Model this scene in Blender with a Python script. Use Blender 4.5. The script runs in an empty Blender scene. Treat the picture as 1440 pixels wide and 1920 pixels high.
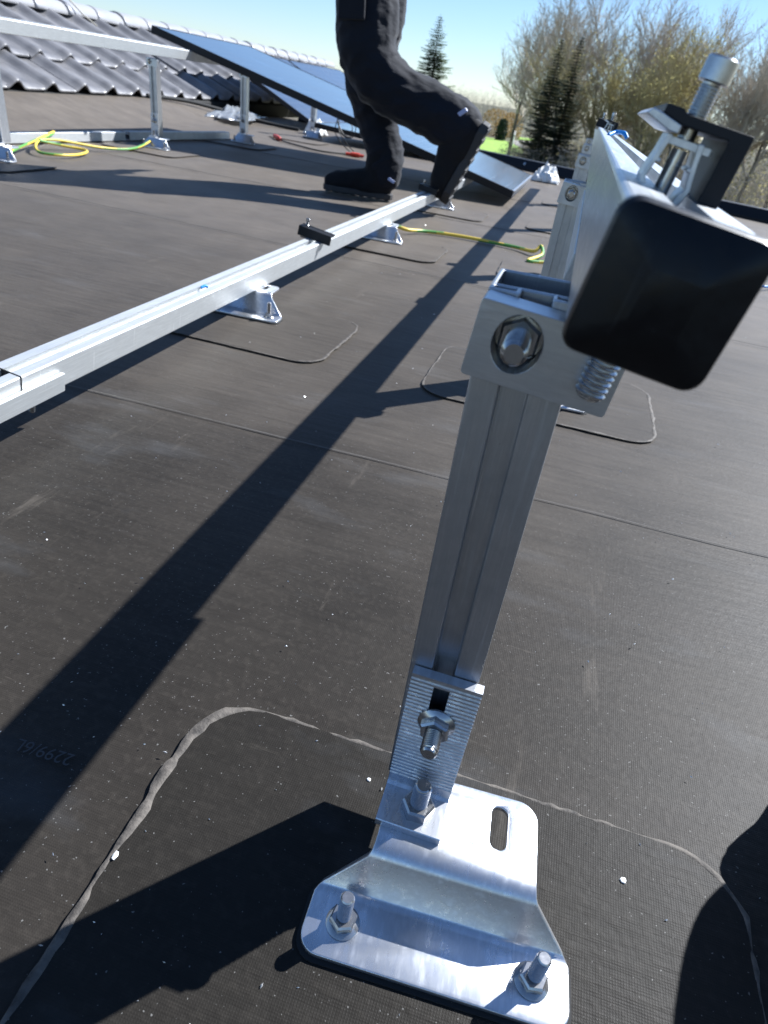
import bpy, bmesh, math, random
import numpy as np
from mathutils import Vector, Matrix, noise
R = math.radians
random.seed(7)
C = bpy.context.scene.collection
scn = bpy.context.scene

# ------------------------------------------------------------------ camera
CAMH = 0.423                                   # lens height above the roof, metres
FPX, CX, CY = 1212.0, 720.0, 960.0             # photograph: focal length and centre in pixels (1440 x 1920)
def _ray(x, y): return Vector((x - CX, y - CY, FPX))
_Z = -_ray(420, 2800).normalized()             # nadir vanishing point of the posts
_Y = _ray(1118, 226); _Y = (_Y - _Y.dot(_Z) * _Z).normalized()   # vanishing point of the rails
_X = _Y.cross(_Z)
def _wr(x, y):
    r = _ray(x, y); return Vector((_X.dot(r), _Y.dot(r), _Z.dot(r)))
def on_z(x, y, z=0.0):
    d = _wr(x, y); return Vector((0, 0, CAMH)) + d * ((z - CAMH) / d.z)
def on_y(x, y, Y):
    d = _wr(x, y); return Vector((0, 0, CAMH)) + d * (Y / d.y)
cam_d = bpy.data.cameras.new('camera'); cam = bpy.data.objects.new('camera', cam_d); C.objects.link(cam)
r_ = Vector((_X.x, _Y.x, _Z.x)); d_ = Vector((_X.y, _Y.y, _Z.y)); f_ = Vector((_X.z, _Y.z, _Z.z))
m = Matrix((r_, -d_, -f_)).transposed().to_4x4(); m.translation = (0, 0, CAMH); cam.matrix_world = m
cam_d.sensor_fit = 'VERTICAL'; cam_d.sensor_height = 36.0; cam_d.lens = FPX / 1920 * 36.0
cam_d.clip_start = 0.02; cam_d.clip_end = 3000
cam_d.dof.use_dof = True; cam_d.dof.focus_distance = 0.47; cam_d.dof.aperture_fstop = 14.0
scn.camera = cam

# ------------------------------------------------------------------ light
SUN = Vector((0.76, 0.86, 1.0)).normalized()   # direction towards the sun
w = bpy.data.worlds.new('World'); scn.world = w; w.use_nodes = True
nt = w.node_tree; sky = nt.nodes.new('ShaderNodeTexSky'); sky.sky_type = 'NISHITA'; sky.sun_disc = False
sky.sun_elevation = math.asin(SUN.z); sky.sun_rotation = math.atan2(SUN.x, SUN.y)
sky.air_density = 0.9; sky.dust_density = 0.1; sky.ozone_density = 3.5; sky.altitude = 50
nt.links.new(sky.outputs[0], nt.nodes['Background'].inputs[0]); nt.nodes['Background'].inputs[1].default_value = 0.06
sl = bpy.data.lights.new('sun', 'SUN'); sl.energy = 5.0; sl.angle = R(0.53); sl.color = (1, .95, .87)
so = bpy.data.objects.new('sun', sl); C.objects.link(so); so.rotation_euler = SUN.to_track_quat('Z', 'Y').to_euler(); so.location = (5, 5, 8)
scn.view_settings.view_transform = 'Standard'; scn.view_settings.look = 'None'
scn.view_settings.exposure = 1.2; scn.view_settings.gamma = 1.0
scn.view_settings.use_white_balance = True; scn.view_settings.white_balance_temperature = 5800
scn.cycles.use_denoising = True
scn.cycles.max_bounces = 7; scn.cycles.diffuse_bounces = 3; scn.cycles.glossy_bounces = 4
scn.cycles.sample_clamp_indirect = 6

# ------------------------------------------------------------------ materials
MATS = {}
def mat(name, col, rough=.5, metal=0., **k):
    m = bpy.data.materials.new(name); m.use_nodes = True; MATS[name] = m
    p = m.node_tree.nodes['Principled BSDF']
    p.inputs['Base Color'].default_value = (*col, 1); p.inputs['Roughness'].default_value = rough; p.inputs['Metallic'].default_value = metal
    for a, b in k.items(): p.inputs[a.replace('_', ' ')].default_value = b
    return m
class NG:
    """tiny node helper on one material"""
    def __init__(s, m): s.m = m; s.t = m.node_tree; s.p = s.t.nodes['Principled BSDF']
    def n(s, ty, **k):
        x = s.t.nodes.new(ty)
        for a, b in k.items():
            if a.startswith('i_'): x.inputs[a[2:].replace('_', ' ')].default_value = b
            else: setattr(x, a, b)
        return x
    def l(s, a, b): s.t.links.new(a, b)
    def coord(s, scale=(1, 1, 1), rot=(0, 0, 0), kind='Object'):
        c = s.n('ShaderNodeTexCoord'); mp = s.n('ShaderNodeMapping'); mp.inputs['Scale'].default_value = scale; mp.inputs['Rotation'].default_value = rot
        s.l(c.outputs[kind], mp.inputs[0]); return mp.outputs[0]
    def noise(s, vec, scale, detail=3, rough=.55):
        x = s.n('ShaderNodeTexNoise'); x.inputs['Scale'].default_value = scale; x.inputs['Detail'].default_value = detail; x.inputs['Roughness'].default_value = rough
        s.l(vec, x.inputs['Vector']); return x.outputs['Fac']
    def ramp(s, fac, stops):
        x = s.n('ShaderNodeValToRGB'); e = x.color_ramp.elements
        while len(e) > len(stops): e.remove(e[-1])
        while len(e) < len(stops): e.new(.5)
        for q, (a, c) in zip(e, stops): q.position = a; q.color = (*c, 1) if len(c) == 3 else c
        s.l(fac, x.inputs[0]); return x.outputs[0]
    def mix(s, fac, a, b, bt='MIX'):
        x = s.n('ShaderNodeMix'); x.data_type = 'RGBA'; x.blend_type = bt
        for v, i in ((fac, 0), (a, 6), (b, 7)):
            if hasattr(v, 'is_linked'): s.l(v, x.inputs[i])
            elif i == 0: x.inputs[0].default_value = v
            else: x.inputs[i].default_value = (*v, 1)
        return x.outputs[2]
    def bump(s, hgt, strength, dist, prev=None):
        b = s.n('ShaderNodeBump'); b.inputs['Strength'].default_value = strength; b.inputs['Distance'].default_value = dist
        s.l(hgt, b.inputs['Height'])
        if prev: s.l(prev, b.inputs['Normal'])
        return b.outputs[0]
    def math(s, op, a, b=None):
        x = s.n('ShaderNodeMath'); x.operation = op
        for v, i in ((a, 0), (b, 1)):
            if v is None: continue
            if hasattr(v, 'is_linked'): s.l(v, x.inputs[i])
            else: x.inputs[i].default_value = v
        return x.outputs[0]
def g3(v): return (v, v, v)

# aluminium: mill finish with drawing streaks along one axis, smudges and fine scratches
def alu(name, col=(.82, .83, .84), r0=.24, r1=.42, streak=(1, 1, 1), bump=.15, tint=.18, metal=.9):
    m = mat(name, col, .33, metal); g = NG(m)
    v = g.coord(streak); n1 = g.noise(v, 30, 4, .6)
    v2 = g.coord((1, 1, 1)); n2 = g.noise(v2, 22, 5, .65)
    g.l(g.ramp(g.math('ADD', g.math('MULTIPLY', n1, .55), g.math('MULTIPLY', n2, .5)), [(.3, g3(r0)), (.75, g3(r1))]), g.p.inputs['Roughness'])
    c = g.mix(g.ramp(n2, [(.42, g3(0)), (.72, g3(1))]), col, tuple(x * (1 - tint) for x in col))
    spots = g.noise(v2, 420, 2, .6)
    c = g.mix(g.ramp(spots, [(.74, g3(0)), (.8, g3(1))]), c, (.28, .28, .29))
    c = g.mix(g.ramp(n1, [(.30, g3(0)), (.52, g3(.55)), (.75, g3(0))]), c, tuple(x * .62 for x in col))
    sc = g.noise(g.coord((260, 7, 7), (.3, .2, .9)), 1.0, 2, .5); sc2 = g.noise(g.coord((6, 240, 9), (.1, .5, .35)), 1.0, 2, .5)
    scr = g.math('MAXIMUM', g.ramp(sc, [(.70, g3(0)), (.73, g3(1))]), g.ramp(sc2, [(.71, g3(0)), (.74, g3(1))]))
    c = g.mix(g.math('MULTIPLY', scr, .5), c, (.95, .95, .95))
    g.l(c, g.p.inputs['Base Color'])
    g.l(g.bump(n1, bump, .0004), g.p.inputs['Normal'])
    return m
M_RAIL = alu('rail_aluminium', (.72, .74, .74), .42, .6, (18, .6, 18), .12, .12, .72)
M_RAIL_B = alu('bright_rail_aluminium', (.66, .69, .72), .24, .42, (18, .6, 18), .12, .2, .97)
M_POST = alu('post_aluminium', (.62, .63, .65), .28, .46, (18, 18, .7), .22, .35)
M_PLATE = alu('plate_aluminium', (.84, .855, .88), .2, .4, (6, 1.5, 6), .12)
M_BRKT = alu('bracket_aluminium', (.66, .68, .72), .26, .44, (1, 8, 8), .15, .25)
M_STEEL = alu('bolt_steel', (.56, .555, .55), .14, .28, (4, 4, 4), .05)
M_CLAMP = alu('clamp_aluminium', (.80, .80, .79), .32, .5, (4, 4, 4), .1)
M_BLACK = mat('black_anodised', (.006, .0065, .009), .5, 0., Specular_IOR_Level=.35)
M_CAP = mat('black_plastic', (.004, .0045, .006), .45, 0., Specular_IOR_Level=.3)
g_ = NG(M_CAP); n_ = g_.noise(g_.coord((1, 1, 1)), 160, 5, .7); n3_ = g_.noise(g_.coord((300, 10, 10), (.4, .9, .2)), 1.2, 2)
g_.l(g_.ramp(n_, [(.35, g3(.28)), (.7, g3(.5))]), g_.p.inputs['Roughness']); g_.l(g_.mix(g_.math('MAXIMUM', g_.ramp(n_, [(.60, g3(0)), (.78, g3(.4))]), g_.ramp(n3_, [(.68, g3(0)), (.72, g3(.35))])), (.0035, .004, .0055), (.035, .035, .036)), g_.p.inputs['Base Color'])
M_RUBBER = mat('rubber_pad', (.012, .012, .012), .8)

# roof membrane: woven EPDM, dusty, streaked along the roll
def membrane(name, base, dust, weave=1.0):
    m = mat(name, base, .6); g = NG(m)
    v = g.coord((1, 1, 1)); vs = g.coord((1.4, 16, 1), (0, 0, R(2)))
    streak = g.math('ADD', g.math('MULTIPLY', g.noise(vs, 6, 6, .62), .6), g.math('MULTIPLY', g.noise(v, 7, 6, .68), .4)); blot = g.noise(v, 2.3, 5, .6); fine = g.noise(v, 160, 3, .6)
    smear = g.noise(g.coord((1, 2.5, 1), (0, 0, R(25))), 5, 4, .55)
    c = g.mix(g.ramp(g.math('ADD', g.math('MULTIPLY', streak, .5), g.math('MULTIPLY', blot, .5)), [(.33, g3(0)), (.72, g3(1))]), base, dust)
    c = g.mix(g.ramp(fine, [(.50, g3(0)), (.66, g3(.28))]), c, tuple(x * 1.4 for x in dust))
    c = g.mix(g.ramp(smear, [(.57, g3(0)), (.74, g3(.5))]), c, (.070, .072, .075))
    # grazing brightness painted into the colour: lighter along y, stepped near the lap seams
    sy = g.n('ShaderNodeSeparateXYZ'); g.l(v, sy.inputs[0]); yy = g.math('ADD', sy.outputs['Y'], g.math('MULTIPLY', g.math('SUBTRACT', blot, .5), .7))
    graze_mask = g.ramp(g.math('DIVIDE', yy, 5.0), [(.08, g3(0)), (.13, g3(.12)), (.17, g3(.34)), (.33, g3(.48)), (.40, g3(.76)), (.60, g3(.92)), (.8, g3(1))])
    graze_tone = g.mix(g.ramp(streak, [(.35, g3(0)), (.65, g3(1))]), (.098, .084, .069), (.165, .142, .117))
    c = g.mix(graze_mask, c, graze_tone)
    scuff = g.noise(g.coord((9, 1.2, 1), (0, 0, R(-38))), 2.2, 6, .7); scuff2 = g.noise(g.coord((2, 22, 1), (0, 0, R(17))), 2.6, 5, .7)
    c = g.mix(g.math('MAXIMUM', g.ramp(scuff, [(.62, g3(0)), (.70, g3(.35))]), g.ramp(scuff2, [(.66, g3(0)), (.72, g3(.4))])), c, tuple(x * 3.2 for x in dust))
    sp = g.noise(v, 420, 1, .5)
    c = g.mix(g.ramp(sp, [(.735, g3(0)), (.77, g3(.8))]), c, (.16, .155, .145))
    g.l(c, g.p.inputs['Base Color'])
    wx = g.n('ShaderNodeTexWave'); wx.inputs['Scale'].default_value = 190; wx.bands_direction = 'X'; g.l(v, wx.inputs['Vector']); wx.inputs['Distortion'].default_value = .35
    wy = g.n('ShaderNodeTexWave'); wy.inputs['Scale'].default_value = 190; wy.bands_direction = 'Y'; g.l(v, wy.inputs['Vector']); wy.inputs['Distortion'].default_value = .35
    wv = g.math('MULTIPLY', wx.outputs['Fac'], wy.outputs['Fac'])
    b = g.bump(wv, .16 * weave, .0005)
    b = g.bump(fine, .25, .0012, b); b = g.bump(streak, .25, .005, b)
    g.l(b, g.p.inputs['Normal'])
    g.l(g.ramp(blot, [(.3, g3(.47)), (.7, g3(.58))]), g.p.inputs['Roughness'])
    g.p.inputs['Specular IOR Level'].default_value = .12; g.p.inputs['Sheen Weight'].default_value = .02; g.p.inputs['Sheen Roughness'].default_value = .35; g.p.inputs['Sheen Tint'].default_value = (1, .82, .64, 1)
    return m
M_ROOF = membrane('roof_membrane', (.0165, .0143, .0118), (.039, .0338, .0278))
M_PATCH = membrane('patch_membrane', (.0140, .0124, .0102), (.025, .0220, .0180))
def bead_mat():
    m = mat('sealant', (.10, .092, .082), .75); g = NG(m)
    n = g.noise(g.coord(), 90, 5, .6)
    g.l(g.ramp(n, [(.3, (.028, .024, .020)), (.6, (.115, .10, .083))]), g.p.inputs['Base Color']); g.l(g.bump(n, .7, .003), g.p.inputs['Normal'])
    return m
M_BEAD = bead_mat()
M_SEAM = mat('seam_edge', (.11, .10, .088), .8)

# ------------------------------------------------------------------ mesh helpers
class MB:
    def __init__(s): s.v = []; s.f = []
    def add(s, vs, fs, M=None):
        o = len(s.v)
        s.v += [tuple(M @ Vector(p)) if M else tuple(p) for p in vs]; s.f += [tuple(i + o for i in f) for f in fs]; return s
    def box(s, x0, x1, y0, y1, z0, z1, M=None):
        return s.add([(x0, y0, z0), (x1, y0, z0), (x1, y1, z0), (x0, y1, z0), (x0, y0, z1), (x1, y0, z1), (x1, y1, z1), (x0, y1, z1)],
                     [(0, 3, 2, 1), (4, 5, 6, 7), (0, 1, 5, 4), (1, 2, 6, 5), (2, 3, 7, 6), (3, 0, 4, 7)], M)
    def lathe(s, prof, n=20, M=None, cap=True, phase=0.):
        vs = []; fs = []
        for r, z in prof:
            for k in range(n): a = 2 * math.pi * k / n + phase; vs.append((r * math.cos(a), r * math.sin(a), z))
        for i in range(len(prof) - 1):
            for k in range(n): fs.append((i * n + k, i * n + (k + 1) % n, (i + 1) * n + (k + 1) % n, (i + 1) * n + k))
        if cap: fs.append(tuple(range(n - 1, -1, -1))); fs.append(tuple((len(prof) - 1) * n + k for k in range(n)))
        return s.add(vs, fs, M)
    def tube(s, pts, rad, n=8, cap=True):
        pts = [Vector(p) for p in pts]; L = len(pts); rad = rad if hasattr(rad, '__len__') else [rad] * L
        vs = []; fs = []; up = None
        for i, p in enumerate(pts):
            t = (pts[min(i + 1, L - 1)] - pts[max(i - 1, 0)]).normalized()
            if up is None: up = t.orthogonal().normalized()
            else:
                up = up - up.dot(t) * t
                up = up.normalized() if up.length > 1e-6 else t.orthogonal().normalized()
            b = t.cross(up)
            for k in range(n): a = 2 * math.pi * k / n; vs.append(p + (up * math.cos(a) + b * math.sin(a)) * rad[i])
        for i in range(L - 1):
            for k in range(n): fs.append((i * n + k, i * n + (k + 1) % n, (i + 1) * n + (k + 1) % n, (i + 1) * n + k))
        if cap: fs.append(tuple(range(n - 1, -1, -1))); fs.append(tuple((L - 1) * n + k for k in range(n)))
        return s.add(vs, fs)
    def mesh(s, name):
        me = bpy.data.meshes.new(name); me.from_pydata(s.v, [], s.f); return me
    def build(s, name, m, parent=None, smooth=None, M=None, bevel=None):
        me = s.mesh(name); return link(name, me, m, parent, smooth, M, bevel)
def link(name, me, m, parent=None, smooth=None, M=None, bevel=None):
    if m and not me.materials: me.materials.append(m)
    o = bpy.data.objects.new(name, me); C.objects.link(o)
    if parent: o.parent = parent
    if M: o.matrix_local = M
    if smooth is not None:
        me.polygons.foreach_set('use_smooth', [True] * len(me.polygons))
        if smooth < 180: me.set_sharp_from_angle(angle=R(smooth))
    if bevel:
        b = o.modifiers.new('bevel', 'BEVEL'); b.width = bevel; b.segments = 2; b.limit_method = 'ANGLE'; b.angle_limit = R(35)
    return o
def thing(name, label, cat, loc=(0, 0, 0), rot=(0, 0, 0), group=None):
    o = bpy.data.objects.new(name, None); C.objects.link(o); o.empty_display_size = .05
    o.location = loc; o.rotation_euler = rot; tag(o, label, cat, group); return o
def tag(o, label, cat, group=None, kind=None):
    if label: o['label'] = label
    if cat: o['category'] = cat
    if group: o['group'] = group
    if kind: o['kind'] = kind
    return o
def struct(o): o['kind'] = 'structure'; return o
def copy_tree(root, loc, rot=None, label=None, parent=None):
    c = root.copy(); C.objects.link(c)
    if loc is not None: c.location = loc
    if rot is not None: c.rotation_euler = rot
    if label: c['label'] = label
    for ch in list(root.children):
        k = ch.copy(); C.objects.link(k); k.parent = c
        for gch in list(ch.children):
            q = gch.copy(); C.objects.link(q); q.parent = k
    return c
def extrude(loops, a0, a1, axes='xz>y', bm=None):
    """closed 2-D loops (first outer, others holes) extruded; 'xz>y' means loop coords are x,z and extrusion runs along y"""
    bm = bm or bmesh.new(); es = {0: [], 1: []}
    def P(u, v, t):
        d = {axes[0]: u, axes[1]: v, axes[3]: t}; return (d['x'], d['y'], d['z'])
    for lp in loops:
        A = [bm.verts.new(P(u, v, a0)) for u, v in lp]; B = [bm.verts.new(P(u, v, a1)) for u, v in lp]; n = len(lp)
        for i in range(n):
            j = (i + 1) % n; bm.faces.new((A[i], A[j], B[j], B[i]))
        for side, V in ((0, A), (1, B)):
            for i in range(n): es[side].append(bm.edges.get((V[i], V[(i + 1) % n])))
    for side in (0, 1):
        bmesh.ops.triangle_fill(bm, use_beauty=True, use_dissolve=False, edges=es[side])
    bmesh.ops.recalc_face_normals(bm, faces=bm.faces)
    return bm
def bm_obj(bm, name, m, parent=None, smooth=None, M=None, bevel=None):
    me = bpy.data.meshes.new(name); bm.to_mesh(me); bm.free(); return link(name, me, m, parent, smooth, M, bevel)
def rrect(x0, x1, y0, y1, r, n=5, corners=(1, 1, 1, 1)):
    pts = []
    for (cx, cy, a0), on in zip(((x1 - r, y0 + r, -90), (x1 - r, y1 - r, 0), (x0 + r, y1 - r, 90), (x0 + r, y0 + r, 180)), corners):
        if on:
            for k in range(n + 1): a = R(a0 + 90 * k / n); pts.append((cx + r * math.cos(a), cy + r * math.sin(a)))
        else: pts.append({-90: (x1, y0), 0: (x1, y1), 90: (x0, y1), 180: (x0, y0)}[a0])
    return pts
def T(x, y, z): return Matrix.Translation((x, y, z))
def ROT(deg, ax): return Matrix.Rotation(R(deg), 4, ax)

# ------------------------------------------------------------------ fasteners (axis +z, base at z = 0)
def thread_prof(r, z0, z1, pitch=.00125):
    p = [(r * .86, z0)]; z = z0
    while z + pitch <= z1 - .0008:
        p += [(r * .86, z + pitch * .1), (r, z + pitch * .4), (r, z + pitch * .6), (r * .86, z + pitch * .95)]; z += pitch
    p += [(r * .86, z1 - .0008), (r * .72, z1)]
    return p
ME = {}
def shared(key, fn):
    if key not in ME: ME[key] = fn()
    return ME[key]
def me_stud(r, L):
    def f():
        me = MB().lathe(thread_prof(r, 0, L), 18).mesh('stud'); me.materials.append(M_STEEL); sm(me, 28); return me
    return shared(('stud', r, L), f)
def sm(me, a=30):
    me.polygons.foreach_set('use_smooth', [True] * len(me.polygons)); me.set_sharp_from_angle(angle=R(a))
def me_nut(af, hgt, flange=0.):
    def f():
        b = MB(); R6 = af / math.sqrt(3)
        z0 = 0
        if flange: b.lathe([(flange, 0), (flange, .0012), (flange * .86, .0026), (R6 * .9, .0034)], 28); z0 = .0028
        b.lathe([(R6 * .97, z0), (R6, z0 + .0006), (R6, hgt - .0012), (R6 * .87, hgt)], 6)
        me = b.mesh('nut'); me.materials.append(M_STEEL); sm(me, 25); return me
    return shared(('nut', af, hgt, flange), f)
def fastener(parent, M, L=.03, r=.0044, af=.0145, nh=.008, flange=.0098, base=0.):
    s = link('bolt', me_stud(r, L), M_STEEL, parent, M=M)
    link('nut', me_nut(af, nh, flange), M_STEEL, s, M=T(0, 0, base) @ ROT(random.uniform(0, 60), 'Z'))
    return s
# ------------------------------------------------------------------ the setting: flat roof, patches, seams, parapet
def y_far(x): return 6.2 - .482 * (x + .39)
def roof_mesh():
    vs = []; fs = []; NX, NY = 90, 150
    for i in range(NX + 1):
        x = -3.42 + 7.4 * i / NX
        for j in range(NY + 1):
            t = j / NY; Y = -2.2 + (y_far(x) + 2.2) * t
            z = -.0015 - .0022 * (1 + noise.noise((x * 1.1, Y * 1.6, .3))) if Y > 1.6 else -.0015
            if x < -2.75:                       # membrane turned up in a cove towards the tiles
                k = min(1, (-2.75 - x) / .6); z += (.115 * k * k * (3 - 2 * k)) * (1 if Y < 5.6 else max(0, 1 - (Y - 5.6) / .9))
            vs.append((x, Y, z))
    for i in range(NX):
        for j in range(NY):
            a = i * (NY + 1) + j; fs.append((a, a + NY + 1, a + NY + 2, a + 1))
    me = bpy.data.meshes.new('flat_roof'); me.from_pydata(vs, [], fs); return me
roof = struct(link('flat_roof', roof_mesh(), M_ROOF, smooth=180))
PATCHES = [(-.170, .229, .030, .318), (-.172, .229, 1.027, 1.310), (-.17, .235, 2.04, 2.33), (-.17, .23, 3.05, 3.33), (-.17, .23, 4.05, 4.33),
           (-.70, -.358, 1.028, 1.310), (-.70, -.358, 2.01, 2.29), (-.70, -.36, 2.98, 3.26), (-2.3, -1.9, 2.05, 2.36), (-2.3, -1.9, 3.13, 3.43), (-2.3, -1.9, 4.1, 4.4), (-2.3, -1.9, 5.1, 5.4)]
for i, (x0, x1, y0, y1) in enumerate(PATCHES):
    rr = .045 if i == 0 else .05
    lp = rrect(x0, x1, y0, y1, rr, 8)
    lp2 = [(x + .003 * noise.noise((x * 14, y * 14, i)), y + .003 * noise.noise((x * 14, y * 14, i + 9))) for x, y in lp]
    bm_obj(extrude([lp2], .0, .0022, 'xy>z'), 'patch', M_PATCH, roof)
    # sealant bead smeared along the edge
    pts = []; rad = []; n = len(lp2)
    dense = []
    for k in range(n):
        a = Vector((*lp2[k], 0)); b = Vector((*lp2[(k + 1) % n], 0)); s = max(1, int((b - a).length / (.006 if i == 0 else .012)))
        dense += [a.lerp(b, q / s) for q in range(s)]
    for p in dense:
        nz = noise.noise((p.x * 22, p.y * 22, i * 3.1)); n2 = noise.noise((p.x * 90, p.y * 90, i * 3.1))
        n3 = noise.noise((p.x * 260, p.y * 260, i)); base = (.0014 + .0034 * max(0, nz - .02) + .0013 * max(0, n2) + .0006 * n3) * (1 if i < 2 else .8)
        if i == 0 and p.x < -.15: base += (.0042 * math.exp(-((p.y - .245) / .026) ** 2) + .0006) * (.6 + .9 * noise.noise((p.y * 60, 1, 0)))
        if i and p.x > x1 - .03: base += .0034 * max(0, .4 + noise.noise((p.y * 30, i, 2)))
        pts.append(Vector((p.x + .002 * nz + .0016 * n2, p.y + .0016 * nz + .0012 * n3, .0016))); rad.append(max(.0009, base))
    b = MB().tube(pts + [pts[0]], rad + [rad[0]], 7, cap=False)
    b.v = [(x, y, max(-.001, .0016 + (z - .0016) * .45)) for x, y, z in b.v]
    b.build('sealant_bead', M_BEAD, roof, smooth=60)
# lap seams across the roof: thin raised lips with a ragged light edge
for (Y0, sl, x0, x1, wd) in ((.762, .028, -3.0, 3.6, .0016), (1.86, -.02, -2.7, 3.6, .0022), (2.92, .02, -2.7, 3.4, .003), (4.02, .0, -2.7, 3.2, .0035)):
    pts = []; rad = []
    n = 260
    for k in range(n + 1):
        x = x0 + (x1 - x0) * k / n
        pts.append((x, Y0 + sl * x + .004 * noise.noise((x * 5, Y0, 0)), .0004)); rad.append(wd * (.45 + .6 * abs(noise.noise((x * 13, Y0, 3)))))
    b = MB().tube(pts, rad, 5); b.v = [(x, y, .0004 + (z - .0004) * .55) for x, y, z in b.v]
    b.build('lap_seam', M_SEAM, roof, smooth=60)
# faint roll print near the left edge, upside down
tc = bpy.data.curves.new('print', 'FONT'); tc.body = '2299/6L'; tc.size = .0135; tc.extrude = 0; tc.align_x = 'CENTER'; tc.align_y = 'CENTER'
to = bpy.data.objects.new('print', tc); C.objects.link(to); to.location = (-.257, .2275, .0006); to.rotation_euler = (0, 0, R(183))
dg = bpy.context.evaluated_depsgraph_get(); dg.update()
tm = bpy.data.meshes.new_from_object(to.evaluated_get(dg)); bpy.data.objects.remove(to)
po = link('roll_print', tm, mat('faded_ink', (.036, .036, .038), .7), roof); po.location = (-.257, .2275, .0008); po.rotation_euler = (0, 0, R(183))

# parapet: black coated edge profile with screws
pa, pb = Vector((-3.0, y_far(-3.0), 0)), Vector((3.9, y_far(3.9), 0)); pd = (pb - pa).normalized(); pl = (pb - pa).length
par = thing('roof_edge_profile', 'low black metal edging along the far roof edge', 'edging', pa, (0, 0, math.atan2(pd.y, pd.x)))
bm_obj(extrude([[(-.02, -.16), (-.02, .012), (.02, .075), (.11, .075), (.11, -.16)]], 0, pl, 'yz>x'), 'profile', M_BLACK, par, bevel=.006)
for k in range(9):
    MB().lathe([(.012, 0), (.012, .003), (.006, .006)], 12, T(.4 + k * .8, .0, .045) @ ROT(58, 'X')).build('screw', M_STEEL, par, 40)
# house body below the roof
hb = MB(); hx0, hx1 = -3.4, 3.9
hb.add([(hx0, -2.2, -3.5), (hx1, -2.2, -3.5), (hx1, y_far(hx1) - .02, -3.5), (hx0, y_far(hx0) - .02, -3.5), (hx0, -2.2, -.03), (hx1, -2.2, -.03), (hx1, y_far(hx1) - .02, -.03), (hx0, y_far(hx0) - .02, -.03)],
       [(0, 3, 2, 1), (4, 5, 6, 7), (0, 1, 5, 4), (1, 2, 6, 5), (2, 3, 7, 6), (3, 0, 4, 7)])
struct(hb.build('building_walls', mat('render_wall', (.55, .52, .47), .9)))

# ------------------------------------------------------------------ support posts
def plate_mesh():
    def f():
        sec = [(-.1140, .0055), (-.080, .0055), (-.0758, .0062), (-.0734, .0092), (-.0668, .0385), (-.0648, .0423), (-.0612, .0444), (-.057, .0450), (-.008, .0450)]
        Lx = [-.045, -.0445, -.0428, -.0405, -.0175, -.0155, -.0148, -.0145, -.0145]
        Rx = [.113, .1128, .1108, .1085, .0862, .0840, .0833, .083, .083]
        bm = bmesh.new()
        rows = [(bm.verts.new((Lx[i], *sec[i])), bm.verts.new((Rx[i], *sec[i]))) for i in range(1, 8)]
        for a, b in zip(rows, rows[1:]): bm.faces.new((a[0], a[1], b[1], b[0]))
        # flange with rounded corners
        lp = rrect(-.045, .113, -.114, -.08, .012, 6, (1, 0, 0, 1))
        V = [rows[0][1] if abs(x - .113) < 1e-6 and y > -.081 else rows[0][0] if abs(x + .045) < 1e-6 and y > -.081 else bm.verts.new((x, y, .0055)) for x, y in lp]
        bm.faces.new(V)
        # shelf with rounded far corners and two slots
        lp = rrect(-.0145, .083, -.057, -.008, .013, 6, (0, 1, 1, 0))
        V = [rows[-1][1] if x > .082 and y < -.056 else rows[-1][0] if x < -.014 and y < -.056 else bm.verts.new((x, y, .045)) for x, y in lp]
        es = []
        for i in range(len(V)):
            a, b = V[i], V[(i + 1) % len(V)]; es.append(bm.edges.get((a, b)) or bm.edges.new((a, b)))
        for cx in (.0585, .0145):
            H = [bm.verts.new((x, y, .045)) for x, y in rrect(cx - .0052, cx + .0052, -.0455, -.0165, .0051, 5)]
            es += [bm.edges.new((H[i], H[(i + 1) % len(H)])) for i in range(len(H))]
        bmesh.ops.triangle_fill(bm, use_beauty=True, edges=es)
        bmesh.ops.recalc_face_normals(bm, faces=bm.faces)
        me = bpy.data.meshes.new('base_plate'); bm.to_mesh(me); bm.free(); me.materials.append(M_PLATE); sm(me, 50); return me
    return shared('plate', f)
YAW = Matrix.Translation((.034, -.06, 0)) @ ROT(3.2, 'Z') @ Matrix.Translation((-.034, .06, 0))
def foot(t):
    pl = link('base_plate', plate_mesh(), M_PLATE, t, M=YAW)
    s = pl.modifiers.new('thickness', 'SOLIDIFY'); s.thickness = .0042; s.offset = 0
    b = pl.modifiers.new('bevel', 'BEVEL'); b.width = .0009; b.segments = 2; b.limit_method = 'ANGLE'; b.angle_limit = R(50)
    pm = shared('pad', lambda: (lambda o: o)(pad_mesh()))
    link('rubber_pad', pm, M_RUBBER, t, M=YAW)
    for x, y in ((-.0225, -.0935), (.0905, -.0935)):
        fastener(t, YAW @ T(x, y, .0076), .030, .0044, .0145, .0085, .0102)
    return pl
def pad_mesh():
    bm = extrude([rrect(-.047, .115, -.1165, -.07, .013, 5)], .0002, .0033, 'xy>z'); me = bpy.data.meshes.new('rubber_pad'); bm.to_mesh(me); bm.free(); me.materials.append(M_RUBBER); return me
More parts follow.
